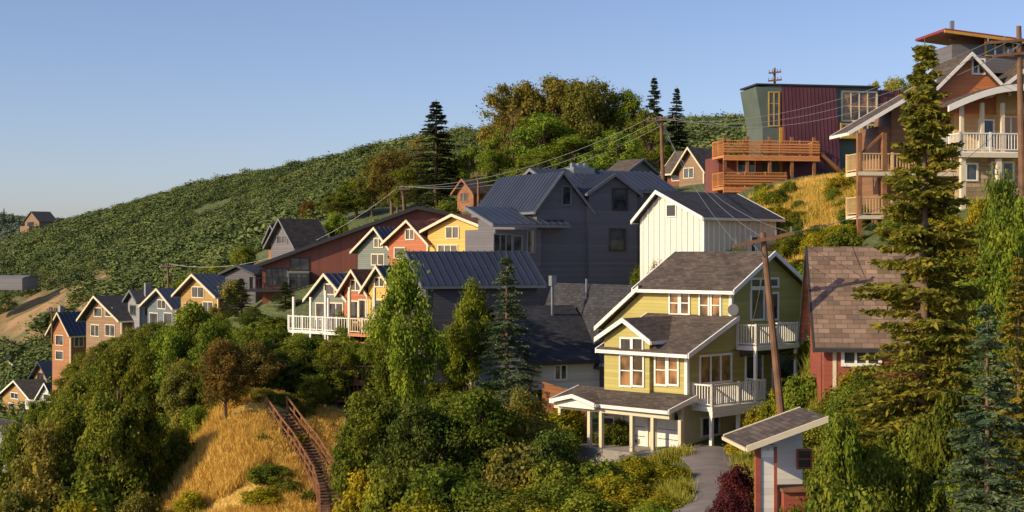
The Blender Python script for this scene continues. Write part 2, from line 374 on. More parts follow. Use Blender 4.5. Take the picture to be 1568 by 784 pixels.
# ---------------------------------------------------------------- white house
h=house('white_house',1078,91,50,432,980,1188,333,296,'x',WBAT,SH_DK,WHITE,[],.35,0,1012,down=5,ge=.5)
h.win('x',0,h.Y(1035)[0],h.Y(1022)[0],h.ze+.15,h.ze+.85,WHITE,GL,1,1,.08)
yy=.4
while yy<h.y1-.1:
    zt_=(h.ze+(h.zr-h.ze)*yy/h.rk) if yy<h.rk else h.ze+(h.zr-h.ze)*(h.y1-yy)/(h.y1-h.rk)
    a,b_=h.Y(1035)[0]-.2,h.Y(1022)[0]+.2
    h.box('battens',WHITE,-.055,yy,-5,.0,yy+.07,h.ze if a<yy<b_ else zt_-.05); yy+=.5
xx=.4
while xx<h.x1: h.box('battens',WHITE,xx,-.055,-5,xx+.07,0,h.ze-.05); xx+=.5
h.done()
# ---------------------------------------------------------------- dark grey house
h=Bld('dark_grey_house',822,99,62,490)
xa=h.X(900)[0]; xe=h.X(972)[0]; yb=9
zz=lambda x,v,y=0: el(v)*(h.C[1]+x*h.R[1]+y*h.L[1])-h.z0
h.gable(0,xa,0,yb,-5,h.z(318),zz(xa*.45,266),'y',DGREY,BLUEM,GREYTRIM,.35,xa*.47,ribs=.5)
h.gable(xa-.1,xe,-.3,yb,-5,zz(xa,296),zz((xa+xe)/2,270),'y',DGREY,BLUEM,GREYTRIM,.3,ribs=.5)
xw=h.X(1022,0,2)[0]
h.gable(xa*.6,xw,1.5,8,-5,zz(xw,293,1.5),zz(xw*.6,264,4.5),'x',DGREY,BLUEM,GREYTRIM,.4,ribs=.5)
h.wp('y',-.3,939,290,959,320,DKTRIM,GL,1,2); h.wp('y',-.3,934,352,956,382,DKTRIM,GL,1,1); h.wp('y',0,861,286,873,313,GREYTRIM,GL,1,1)
xs=h.X(752)[0]
h.box('walls',DGREY,xs,-.6,-5,-.01,4,h.z(352))
h.slab('roof',BLUEM,GREYTRIM,(-1.1,h.z(348)),(3.2,h.z(330)+.5),xs-.4,xa*.5,'x',ribs=.5)
h.wp('y',-.6,757,360,783,384,GREYTRIM,GL,3,1); h.wp('y',-.6,808,354,818,386,GREYTRIM,GL,1,1); h.wp('y',-.6,786,362,798,384,GREYTRIM,GL)
h.box('chimney',METAL,xa+1.2,4,zz(xa,280),xa+3,5.2,zz(xa,255,4)); 
for k in range(3): h.box('chimney',METAL,xa+1.3+k*.55,4.4,zz(xa,256,4),xa+1.6+k*.55,4.7,zz(xa,248,4))
h.done()
h=house('charcoal_town_house',652,91,66,585,610,822,434,389,'x',DGREY2,BLUEM,GREYTRIM,[('y',700,470,720,500,2),('y',760,470,782,505,2),('y',670,520,690,560),('y',730,525,750,560)],.45,.5,down=5,frame=GREYTRIM)
h.done()
h=Bld('dark_roof_cottage',918,84,60,602)
xs=h.X(815)[0]; ze=h.z(546)
h.gable(xs,0,0,7.5,-4,ze,el(472)*(h.C[1]+3.2*h.L[1])-h.z0,'x',WHS,SH_DK,DKTRIM,.45,3.75)
x2=h.X(975)[0]
h.gable(0.02,x2,-1.2,7,-4,ze+.4,el(440)*(h.C[1]+2*h.L[1])-h.z0,'y',DGREY2,SH_DK,DKTRIM,.4)
h.box('trim',WHITE,xs,-.1,ze-.35,0,-.02,ze-.15)
h.wp('y',0,850,560,866,580,WHITE,GL,2,1)
h.beam('flue_pipe',METAL,(xs*.3,3,ze+2),(xs*.3,3,ze+4.3),.14); h.beam('flue_pipe',METAL,(xs*.3,3,ze+4.1),(xs*.3,3,ze+4.7),.34)
h.beam('flue_pipe',METAL,(x2*.4,3,ze+3),(x2*.4,3,ze+4.5),.12)
h.done()
# ---------------------------------------------------------------- upper row
h=house('yellow_house',750,118,38,432,655,792,352,331,'x',YEL,SH_RED,CREAM,[('x',684,348,702,364,2),('x',672,376,700,386,3),('x',716,368,728,385)],.5,0,697)
h.done()
h=house('orange_house',655,122,38,425,595,700,370,340,'x',ORG,SH_RED,CREAM,[('x',622,352,634,366,2),('x',605,380,620,395)],.5,0,628); h.done()
h=house('grey_green_house',600,127,38,430,548,640,382,351,'x',TEAL,BLUEM,CREAM,[('x',574,366,586,378,2),('x',570,390,588,405,2)],.5,.6,578); h.done()
# ---------------------------------------------------------------- lower row
h=house('grey_green_house',531,108,40,522,478,575,455,422,'x',TEAL,BLUEM,CREAM,[('x',498,436,512,450),('x',485,465,498,488),('x',505,465,525,488,2)],.5,.6,503,down=6)
h.deck(-2,0,-.5,h.y1+.5,h.z(506),WHITE,WHITE,'-x-y',.25); 
for yy in (0,h.y1/2,h.y1): h.box('posts',WHITE,-1.95,yy-.08,-4,-1.8,yy+.08,h.z(455)); 
h.done()
h=house('orange_house',563,106,40,525,527,600,445,416,'x',ORG,SH_RED,CREAM,[('x',538,430,552,444,2),('x',536,462,548,492),('x',551,460,560,490)],.5,0,545,down=6)
h.deck(-2,0,-.3,h.y1+.2,h.z(508),WHITE,WHITE,'-x-y',.25); h.deck(-2.5,0,-.3,h.y1+.2,h.z(543),WOOD,WOOD,'-x-y',.25)
for yy in (0,h.y1): h.box('posts',WHITE,-1.95,yy-.08,-6,-1.8,yy+.08,h.z(445))
h.done()
h=house('yellow_house',602,104,40,525,564,650,440,410,'x',YEL,BLUEM,CREAM,[('x',575,426,588,438,2),('x',572,460,584,490)],.5,.6,583,down=8)
h.deck(-2,0,-.3,h.y1,h.z(510),WOOD,CREAM,'-x-y',.25); h.deck(-2.5,0,-.3,h.y1,h.z(545),WOOD,WOOD,'-x-y',.25)
for yy in (0,h.y1): h.box('posts',CREAM,-1.95,yy-.08,-8,-1.8,yy+.08,h.z(440))
h.done()
# ---------------------------------------------------------------- brown modern building
h=Bld('brown_modern_building',470,134,84,455)
xl=h.X(385)[0]; xk=h.X(638)[0]; xe=h.X(700)[0]; zz=lambda x,v,y=0: el(v)*(h.C[1]+x*h.R[1]+y*h.L[1])-h.z0
h.gable(xl+1,xe,0,6,-4,zz(xl,406),zz(xk,320),'y',BRN,DKM,DKTRIM,.6,xk,th=.25,ze1=zz(xe,332))
h.wp('y',0,408,412,440,436,DKTRIM,GL,4,2); h.wp('y',0,446,396,472,412,DKTRIM,GL,2); h.wp('y',0,560,360,590,380,DKTRIM,GL,2)
h.box('glass_bay',TEAL,h.X(440)[0],-1.2,-4,h.X(474)[0],0,h.z(415)); h.wp('y',-1.2,444,420,470,440,DKTRIM,GL,3)
h.deck(xl,h.X(470)[0],-2.5,-.02,h.z(442),DKTRIM,BLACK,'-y-x',.3)
h.done()
h=house('brown_gabled_house',452,150,45,385,415,500,372,337,'x',DGREY,SH_BR,GREYTRIM,[('x',425,362,440,372,2)],.6); h.done()
h=house('dark_gabled_house',428,156,45,385,411,450,365,346,'x',WOODB,SH_DK,GREYTRIM,[],.5); h.done()
# ---------------------------------------------------------------- houses to the left
h=house('ochre_house',334,141,50,495,277,385,452,422,'x',TAN,BLUEM,CREAM,[('x',295,440,312,455,2),('x',285,465,300,485,2),('x',312,463,326,485,2)],.7,.6,303); h.done()
h=house('brown_lodge',392,138,45,470,345,430,420,408,'x',DGREY2,DKM,DKTRIM,[('x',355,430,372,448,2),('y',400,430,412,445)],.5); h.done()
h=house('blue_grey_house',270,148,54,508,226,326,470,444,'x',BLG,BLUEM,CREAM,[('x',242,460,254,472,2),('x',230,480,242,497),('x',252,480,264,497)],.7,.6,249); h.done()
h=house('shaded_white_house',214,157,60,508,196,262,462,446,'x',GRW,SH_DK,GREYTRIM,[('x',200,468,208,482),('y',222,466,234,482),('y',240,466,250,482)],.5)  # whitish house standing in shade; the shade is put into its grey siding
h.box('chimney',GRW,.8,.6,h.ze,1.4,1.2,h.zr+.9); h.done()
h=house('ochre_house',186,159,46,542,132,240,488,455,'x',TAN2,SH_DK,CREAM,[('x',145,472,156,484),('x',162,472,172,484),('x',140,498,152,514,2),('x',162,498,176,514,2)],.8,0,153); h.done()
h=house('orange_wood_house',108,172,40,560,80,150,508,480,'x',ORW,BLUEM,CREAM,[('x',86,514,97,528),('x',86,538,97,550),('y',114,516,127,530,2)],.6,.6,94); 
h.box('chimney',CONC,.5,3,h.ze,1.0,3.5,h.zr+.9); h.done()
# valley houses
h=house('ochre_cottage',50,200,46,640,4,85,612,584,'x',TAN,SH_BR,WHITE,[('x',17,602,28,610,2),('x',14,618,23,629),('x',31,618,41,629)],.6); h.done()
h=house('ochre_cottage',78,215,46,625,52,135,580,555,'x',TAN,BLUEM,BLUEM,[('x',58,572,66,582),('x',62,595,72,605)],.7); h.done()
h=house('white_cottage',85,192,40,640,60,125,612,588,'x',WHS,SH_DK,WHITE,[('x',67,604,76,612),('x',64,618,72,632),('y',95,616,110,628,3)],.5); 
h.deck(-2,0,-3,4,h.z(625),WHITE,WHITE,'-x-y',.3); h.done()
h=house('dark_roof_house',40,235,60,590,-20,75,572,546,'x',WOODB,BLUEM,CREAM,[('y',48,576,62,584,3)],.6); h.done()
h=house('grey_cottage',10,118,55,700,-40,40,664,650,'x',GRW,SH_BR,GREYTRIM,[('y',15,672,28,684,2)],.5); h.done()
h=house('flat_roof_warehouse',-60,330,84,438,-90,58,425,423,'x',GRW,GRW,GREYTRIM,[],.2,down=.6); h.done()
h=house('distant_brown_house',60,820,50,352,38,86,338,324,'x',TAN2,SH_DK,GREYTRIM,[('x',42,340,52,346)],.8)
h.box('walls',TAN2,-8,-5,-4,0,8,2); h.done()
h=house('distant_brown_house',86,830,60,356,72,104,346,334,'x',TAN2,SH_DK,GREYTRIM,[],.8); h.done()
# houses on the saddle behind
h=house('brown_gabled_house',1050,150,50,290,1022,1085,258,232,'y',BRN,SH_BR,CREAM,[('y',1058,262,1070,276,2),('x',1030,262,1042,276)],.6); h.done()
h=house('brown_gabled_house',1078,146,50,290,1040,1115,256,228,'x',TAN2,SH_BR,CREAM,[('x',1048,258,1062,272,2)],.6); h.done()
h=house('orange_wood_house',725,155,50,325,700,752,292,276,'x',WOODB,SH_BR,WOODB,[('x',706,296,716,308,2)],.5); h.done()
h=house('grey_gabled_house',960,140,50,300,935,1000,262,246,'y',GRW,SH_BR,GREYTRIM,[],.5); h.done()

# ---------------------------------------------------------------- modern hilltop house
h=Bld('modern_hilltop_house',1192,122,80,270)
zz=lambda x,v,y=0: el(v)*(h.C[1]+x*h.R[1]+y*h.L[1])-h.z0
x1=h.X(1280)[0]; x2=h.X(1346)[0]; x3=h.X(1392)[0]; xl=h.X(1166)[0]
GTL=paint('grey_green_metal',(.10,.13,.11),.5,.15,.6); YTR=paint('mustard_panel',(.5,.3,.04),.5); 
h.prism('walls',GTL,[(xl,-3),(0,-3),(0.3,zz(0,131)),(xl-.5,zz(xl,133)),(xl+.1,zz(xl,195))],0,4,'y')
h.wp('y',0,1178,142,1192,192,YTR,GL,2,3)
h.box('trim',YTR,h.X(1193)[0],-.12,-1,h.X(1197)[0]+.15,-.02,zz(0,195))
top=zz(2,132)
h.prism('maroon_wall',PURM,[(-1.3,-1.5),(0,top),(4,top),(4,-3),(0,-3)],.32,x1,'x')
for i in range(14):
    a=.4+i*(x1-.6)/13.5; h.prism('maroon_wall',PURM,[(-1.34,-1.5),(-.04,top),(.2,top),(-1.0,-1.5)],a,a+.045,'x')
h.box('walls',GTL,x1+.01,.3,-3,x2,4,zz(x1,133)); h.box('roof',DKM,xl-.5,-.12,top+.02,x2+.1,4.1,top+.16)
h.wp('y',.3,1290,142,1341,184,CREAM,GLW,4,2,.15); h.wp('y',.3,1290,192,1341,205,CREAM,GL,4,1,.12)
h.box('balcony',YTR,x1+.1,-.9,zz(x2,214),x2,.29,zz(x2,208)); h.rail((x1+.1,-.85,zz(x2,208)),(x2,-.85,zz(x2,208)),.9,YTR,.3)
h.prism('maroon_wall',PURM,[(.4,-3),(.4,zz(x2,137)),(4,zz(x2,137)),(4,-3)],x2+.01,x3,'x')
for i in range(5):
    a=x2+.3+i*.55; h.box('maroon_wall',PURM,a,.34,-3,a+.06,.42,zz(x2,137))
xda=h.X(1108,0,-3)[0]; xdb=h.X(1262,0,-3)[0]; 
for v,ur in ((237,1255),(286,1205)):
    zd=zz(xda,v,-3); xq=h.X(ur,0,-3)[0]; h.deck(xda,xq,-3,0,zd,WOOD,WOOD,'-y-x+x',.2,1.2)
    for zq in (.2,.42,.64,.86): h.box('deck_slats',WOOD,xda,-3.06,zd+zq,xq,-3.02,zd+zq+.14)
    h.box('deck',WOOD,xda,-3.05,zd-.45,xq,-2.9,zd-.23)
for k in range(5):
    xx=xda+.15+k*(h.X(1245,0,-3)[0]-xda)/4; h.box('posts',WOODB,xx-.12,-2.95,-6,xx+.12,-2.72,zz(xda,236,-3)+1.5)
h.box('walls',BRN,xda+.5,-.2,-5,xl,3.5,zz(xda,240))
h.wp('y',-.2,1130,245,1155,265,CREAM,GL,2)
h.beam('stair',WOODB,(h.X(1250,0,-2)[0],-2.5,zz(0,238)),(h.X(1285,0,-2)[0],-2.5,zz(0,268)),.9,.25)
h.done()

# ---------------------------------------------------------------- top right house
h=Bld('cream_hillside_house',1470,84,82,300)
CRS=siding('cream_siding',(.6,.42,.2),.2)
xe=h.X(1640)[0]
h.box('walls',STONE,0,0,-5,xe,6,h.z(238))
h.box('walls',CRS,.4,1.6,h.z(238),xe,6,h.z(135))
h.deck(-.6,xe,-1.2,1.59,h.z(234),WHITE,WHITE,'-y-x',.18)
h.box('trim',CREAM,-.65,-1.26,h.z(243),xe,-1.2,h.z(236))
for k in range(6):
    xx=-.4+k*1.25; h.box('posts',CREAM,xx-.1,-1.15,h.z(234),xx+.1,-.95,h.z(160)); 
for k in range(4):
    xx=-.3+k*2.2; h.box('posts',CREAM,xx-.14,-1.1,-5,xx+.14,-.8,h.z(238)-.25)
c=[]
for i in range(17):
    t=i/16; c.append((-1.5+9*t, h.z(182)+1.5*math.sin(math.pi*(t*.88+.05))))
for i in range(16):
    (a0,z0),(a1,z1)=c[i],c[i+1]
    h.prism('porch_roof',SH_BR,[(a0,z0+.31),(a1,z1+.31),(a1,z1+.43),(a0,z0+.43)],-1.75,1.7,'y')
    h.prism('trim',WHITE,[(a0,z0),(a1,z1),(a1,z1+.38),(a0,z0+.38)],-1.8,-1.6,'y')
h.wp('y',1.6,1500,185,1520,225,WHITE,GL,1,2); h.wp('y',1.6,1535,180,1560,228,WHITE,GLW,2,2)
h.wp('y',0,1480,252,1495,275,WHITE,GL); h.wp('y',0,1520,250,1550,275,WHITE,GL,2)
ORP=siding('orange_gable_siding',(.48,.17,.06),.2)
h.gable(-.9,2.9,1.0,4.5,h.z(170),h.z(130),h.z(82),'y',ORP,SH_BR,WHITE,.5)
h.wp('y',1.0,1490,92,1506,112,WHITE,GL,2)
h.gable(2.7,10.5,.8,5,h.z(170),h.z(135),h.z(60),'y',CRS,SH_BR,WHITE,.6)
h.box('walls',DGREY,.9,3,h.z(100),xe,6,h.z(56))
REDM=paint('red_metal_roof',(.3,.04,.035),.4,.1,.5,.2)
h.prism('red_roof',REDM,[(.1,h.z(38)),(10,h.z(66)),(10,h.z(61)),(.1,h.z(34))],2.2,6.5,'y')
h.prism('trim',YTR,[(.05,h.z(41)),(10,h.z(69)),(10,h.z(64)),(.05,h.z(37))],2.1,2.25,'y')
h.wp('y',3,1510,62,1550,84,YTR,GL,3)
h.beam('chimney',METAL,(1.6,4.5,h.z(44)),(1.6,4.5,h.z(12)),.22)
h.slab('roof',SH_BR,WHITE,(-6.6,h.z(207)),(-1.2,h.z(125)),.6,3.5,'y')
BRS=siding('brown_cedar_wall',(.22,.11,.05),.2)
h.box('walls',BRS,-4.2,2.0,-5,0,4.5,h.z(190)); h.box('walls',BRS,-3.4,1.9,-1,0,4.5,h.z(160))
for v in (264,330):
    h.deck(-6.2,-.01,0,1.99,h.z(v),CREAM,CRS,'-y-x',.18)
for xx in (-6.1,-4.6,-2.5): h.box('posts',WOODB,xx-.13,.02,-8,xx+.13,.28,h.z(205))
h.wp('y',2.0,1372,225,1390,255,WHITE,GL,2); h.wp('y',2.0,1372,285,1390,315,WHITE,GL,2)
h.beam('posts',WOODB,(-6.1,.2,h.z(240)),(-4.6,.2,h.z(205)),.14)
h.done()

# ---------------------------------------------------------------- shake roof cottage
RED=siding('red_brown_lap',(.28,.07,.04),.2)
h=Bld('shake_roof_cottage',1262,60,97,560)
xe=h.X(1410)[0]; ze=h.z(520)
h.gable(0,xe,0,7,-5,ze,el(384)*(h.C[1]+3.5*h.L[1])-h.z0,'x',RED,SH_TAN,DKTRIM,.45)
h.wp('y',0,1293,522,1345,556,WHITE,GL,3,1,.14); h.box('trim',CREAM,.35,-.03,-5,.5,.05,ze); h.done()
# ---------------------------------------------------------------- shed by the drive
h=Bld('garden_shed',1160,38,84,800)
zz=lambda x,v,y=0: el(v)*(h.C[1]+x*h.R[1]+y*h.L[1])-h.z0
xe=h.X(1262)[0]
h.box('walls',WHS,.0,.0,-1.5,.5,.22,h.z(682)); h.box('trim',RED,-.06,-.04,-1.5,.08,.1,h.z(682)); h.box('trim',RED,.44,-.04,-1.5,.52,.1,h.z(684))
h.box('trim',WHITE,.09,-.03,h.z(700),.43,.05,h.z(690))
h.box('walls',WHS,.6,1.4,-1.5,xe-.15,2.0,zz(xe,668,1))
h.slab('roof',SH_BR,CREAM,(-.38,h.z(686)),(xe,zz(xe,641)),-.3,2.1,'y',.08)
h.box('rafter',CREAM,.3,-.1,h.z(690),.4,2.0,h.z(686))
h.box('bench_top',WOODB,.6,-.3,h.z(752),1.45,.6,h.z(748)); h.box('walls',RED,.65,-.2,-1.5,1.35,.5,h.z(752))
h.wp('y',1.4,1222,690,1240,715,RED,GL,1,2,.05)
h.done()

# ---------------------------------------------------------------- poles, wires
def worldobj(name): 
    h=Bld.__new__(Bld); e=bpy.data.objects.new(name,None); link(e); h.e=e; h.parts={}; return h
def W3(u,v,d): return Vector((bx(u)*d,d,el(v)*d))
def pole(ub,vb,ut,vt,d,r,arm,name='utility_pole',insul=True):
    p=worldobj(name); a=W3(ub,vb,d); a.z-=.5; t=W3(ut,vt,d)
    p.e.location=a; off=t-a; k=10
    ring=lambda c,rr:[(c[0]+rr*math.cos(q),c[1]+rr*math.sin(q),c[2]) for q in np.linspace(0,2*math.pi,k+1)[:-1]]
    V=ring((0,0,0),r*1.25)+ring(tuple(off),r*.8)
    p.add('shaft',POLE,V,[(i,(i+1)%k,k+(i+1)%k,k+i) for i in range(k)]+[list(range(k,2*k))])
    for (du1,dv1,du2,dv2) in arm:
        A=W3(du1,dv1,d-.2)-a; B=W3(du2,dv2,d-.2)-a
        p.beam('crossarm',POLE,A,B,.12,.14)
        for q in (.05,.3,.7,.95):
            c=A+(B-A)*q; p.beam('insulators',METAL,c+Vector((0,0,.05)),c+Vector((0,0,.3)),.07)
        p.beam('brace',METAL,A*.7+B*.3,off-Vector((0,.15,1.0)),.04)
    p.done(); return p
pole(1207,722,1168,356,60,.15,[(1122,377,1216,357)])
pole(1016,290,1012,178,126,.16,[(990,186,1034,182)])
pole(733,318,732,263,150,.14,[(720,270,746,268)])
pole(258,450,257,402,160,.13,[(246,408,270,408)])
pole(1566,300,1560,40,78,.17,[(1508,66,1610,58),(1520,86,1600,78)])
pole(620,330,616,284,148,.14,[(606,290,628,289)])
pole(80,520,79,470,168,.12,[(74,476,86,476)])
pole(1187,240,1186,104,136,.13,[(1177,112,1196,110),(1176,124,1197,122)])
def wire(P,Q,sag,r=.02):
    cu=bpy.data.curves.new('power_line','CURVE'); cu.dimensions='3D'; cu.bevel_depth=r; cu.bevel_resolution=1
    sp=cu.splines.new('POLY'); sp.points.add(24)
    for i in range(25):
        t=i/24; c=P.lerp(Q,t); c.z-=sag*4*t*(1-t); sp.points[i].co=(*c,1)
    cu.materials.append(METAL); link(bpy.data.objects.new('power_line',cu))
for k in range(3):
    du=k*14
    wire(W3(992+du*1.4,182,126),W3(608+du*.7,286,148),1.5+.3*k,.02)
    wire(W3(992+du*1.4,180,126),W3(1520+du*2,62,78),1.8+.3*k,.016)
    wire(W3(1125+k*40,370-8*k,60),W3(1016,188+6*k,126),.8+.3*k,.012)
wire(W3(1210,356,60),W3(1530,200,82),1.0,.016)
wire(W3(1175,380,60),W3(1140,530,69),.5,.015)
wire(W3(608,288,148),W3(258,404,160),3,.02)

# ---------------------------------------------------------------- road, stairs, fences
ROADM=paint('asphalt',(.2,.175,.165),.9,.2,1)
def strip(name,pts,width,mat,lift=.22):
    V=[];nn=8;k=0
    for i in range(len(pts)-1):
        for j in range(12):
            t=j/12; u=pts[i][0]*(1-t)+pts[i+1][0]*t; d=pts[i][1]*(1-t)+pts[i+1][1]*t; w=pts[i][2]*(1-t)+pts[i+1][2]*t
            for m in range(nn+1):
                x=bx(u)*d+(m/nn-.5)*w; V.append((x,d,0)); 
            k+=1
    V=np.array(V); V[:,2]=tz(V[:,0],V[:,1])+lift
    I=np.arange(k*(nn+1)).reshape(k,nn+1)
    Qd=np.stack([I[:-1,:-1],I[:-1,1:],I[1:,1:],I[1:,:-1]],-1).reshape(-1,4)
    return link(bpy.data.objects.new(name,fastmesh(name,V,Qd,[mat],smooth=True)))
strip('driveway',[(1060,40,3.0),(1088,52,2.6),(1106,60,2.6),(1100,66,4),(1080,69,5)],3,ROADM)
st=worldobj('wooden_staircase'); pts=[(424,80.5),(446,78.6),(468,77),(484,75.2),(498,73.5),(508,71),(512,66)]
P=[Vector((bx(u)*d,d,tz1(bx(u)*d,d)+.3)) for u,d in pts]
st.e.location=P[0]
for i in range(len(P)-1):
    A=P[i]-P[0];B=P[i+1]-P[0]; dr=(B-A); side=Vector((dr.y,-dr.x,0)).normalized()*.6
    for sg in (-1,1):
        st.beam('stringers',WOODB,A+side*sg,B+side*sg,.1,.3)
        st.beam('handrail',WOODB,A+side*sg+Vector((0,0,.9)),B+side*sg+Vector((0,0,.9)),.06,.08)
        st.beam('handrail',WOODB,A+side*sg+Vector((0,0,.5)),B+side*sg+Vector((0,0,.5)),.04,.06)
        for k in range(2):
            c=A.lerp(B,k/2)+side*sg; st.beam('posts',WOODB,c-Vector((0,0,.8)),c+Vector((0,0,.95)),.1)
    ns=max(2,int(dr.length/.34))
    for k in range(ns):
        c=A.lerp(B,(k+.5)/ns)+Vector((0,0,.12)); st.beam('treads',POLE,c-side,c+side,.3,.06)
st.done()
st=worldobj('wooden_deck'); o=W3(500,612,86); st.e.location=o
for z,w in ((0,4.5),(1.0,3.5)):
    st.box('deck',ORW,0,0,z-.15,w,2,z); st.rail((0,0,z),(w,0,z),1.0,ORW,.25); st.rail((0,0,z),(0,2,z),1.0,ORW,.25)
for xx in (.1,2.2,4.3): st.box('posts',ORW,xx-.08,0.1,-4,xx+.08,.26,0)
st.done()
def fence(pts,hh,mat,name='wooden_fence'):
    f=worldobj(name); P=[Vector((bx(u)*d,d,tz1(bx(u)*d,d))) for u,d in pts]; f.e.location=P[0]
    for A,B in zip(P[:-1],P[1:]):
        A=A-P[0];B=B-P[0];k=int((B-A).length/.16)
        for i in range(k):
            c=A.lerp(B,i/k); f.beam('boards',mat,c-Vector((0,0,.5)),c+Vector((0,0,hh+random.uniform(-.03,.03))),.14,.03)
        f.beam('rail',mat,A+Vector((0,.06,hh*.8)),B+Vector((0,.06,hh*.8)),.05,.1)
    f.done()
fence([(832,80),(862,79),(900,79)],1.8,ORW); fence([(600,85),(650,86),(720,86)],1.7,ORW)

# ---------------------------------------------------------------- vegetation
LEAF,nt,b=newmat('leaf_foliage')
oi=N(nt,'ShaderNodeObjectInfo'); ge=N(nt,'ShaderNodeNewGeometry')
r1=ramp(nt,ge.outputs['Random Per Island'],(.6,.65,.55),(1.5,1.42,1.15))
m1=N(nt,'ShaderNodeMixRGB',blend_type='MULTIPLY'); m1.inputs[0].default_value=1; nt.links.new(oi.outputs['Color'],m1.inputs[1]); nt.links.new(r1,m1.inputs[2])
nn_=N(nt,'ShaderNodeTexNoise'); nn_.inputs['Scale'].default_value=.8; nt.links.new(ge.outputs['Position'],nn_.inputs['Vector'])
m2=N(nt,'ShaderNodeMixRGB',blend_type='MULTIPLY'); m2.inputs[0].default_value=1; nt.links.new(m1.outputs[0],m2.inputs[1]); nt.links.new(ramp(nt,nn_.outputs[0],(.65,.76,.75),(1.5,1.3,1.05),.3,.7),m2.inputs[2])
nt.nodes.remove(b); df=N(nt,'ShaderNodeBsdfDiffuse'); tr=N(nt,'ShaderNodeBsdfTranslucent'); ms=N(nt,'ShaderNodeMixShader'); ms.inputs[0].default_value=.36
nt.links.new(m2.outputs[0],df.inputs[0]); nt.links.new(m2.outputs[0],tr.inputs[0]); nt.links.new(df.outputs[0],ms.inputs[1]); nt.links.new(tr.outputs[0],ms.inputs[2])
nt.links.new(ms.outputs[0],nt.nodes['Material Output'].inputs[0])
BARK=paint('bark',(.15,.1,.065),.9,.3,4)
def massmat(name,c1,c2):
    m,nt,b=newmat(name); ge=N(nt,'ShaderNodeNewGeometry'); oi=N(nt,'ShaderNodeObjectInfo')
    n=N(nt,'ShaderNodeTexNoise'); n.inputs['Scale'].default_value=.025; n.inputs['Detail'].default_value=5; nt.links.new(ge.outputs['Position'],n.inputs['Vector'])
    f=mathn(nt,'ADD',mathn(nt,'MULTIPLY',oi.outputs['Random'],.3),mathn(nt,'ADD',mathn(nt,'MULTIPLY',ge.outputs['Random Per Island'],.25),mathn(nt,'MULTIPLY',n.outputs[0],.8)))
    nt.links.new(ramp(nt,f,c1,c2,.4,.95),b.inputs['Base Color']); b.inputs['Roughness'].default_value=.9; b.inputs['Specular IOR Level'].default_value=.1
    return m
def tube(V,Qs,MI,p,q,r0,r1,k=5):
    p=np.array(p,float);q=np.array(q,float);d=q-p;d/=np.linalg.norm(d)+1e-9
    a=np.cross(d,[0,0,1.0]); 
    if np.linalg.norm(a)<.05:a=np.array([1.0,0,0])
    a/=np.linalg.norm(a);b2=np.cross(d,a);o=len(V)
    for c,r in ((p,r0),(q,r1)):
        for i in range(k):
            t=2*math.pi*i/k; V.append(c+a*r*math.cos(t)+b2*r*math.sin(t))
    for i in range(k): Qs.append((o+i,o+(i+1)%k,o+k+(i+1)%k,o+k+i)); MI.append(1)
def leaves(C,Nn,size,asp=.55):
    n=len(C); Nn=Nn/np.linalg.norm(Nn,axis=1,keepdims=True); r=rng.normal(size=(n,3)); t=np.cross(Nn,r); t/=np.linalg.norm(t,axis=1,keepdims=True)+1e-9
    s=np.cross(Nn,t); sz=size*rng.uniform(.6,1.3,(n,1))
    return np.stack([C-t*sz,C+s*sz*asp,C+t*sz,C-s*sz*asp],1).reshape(-1,3)
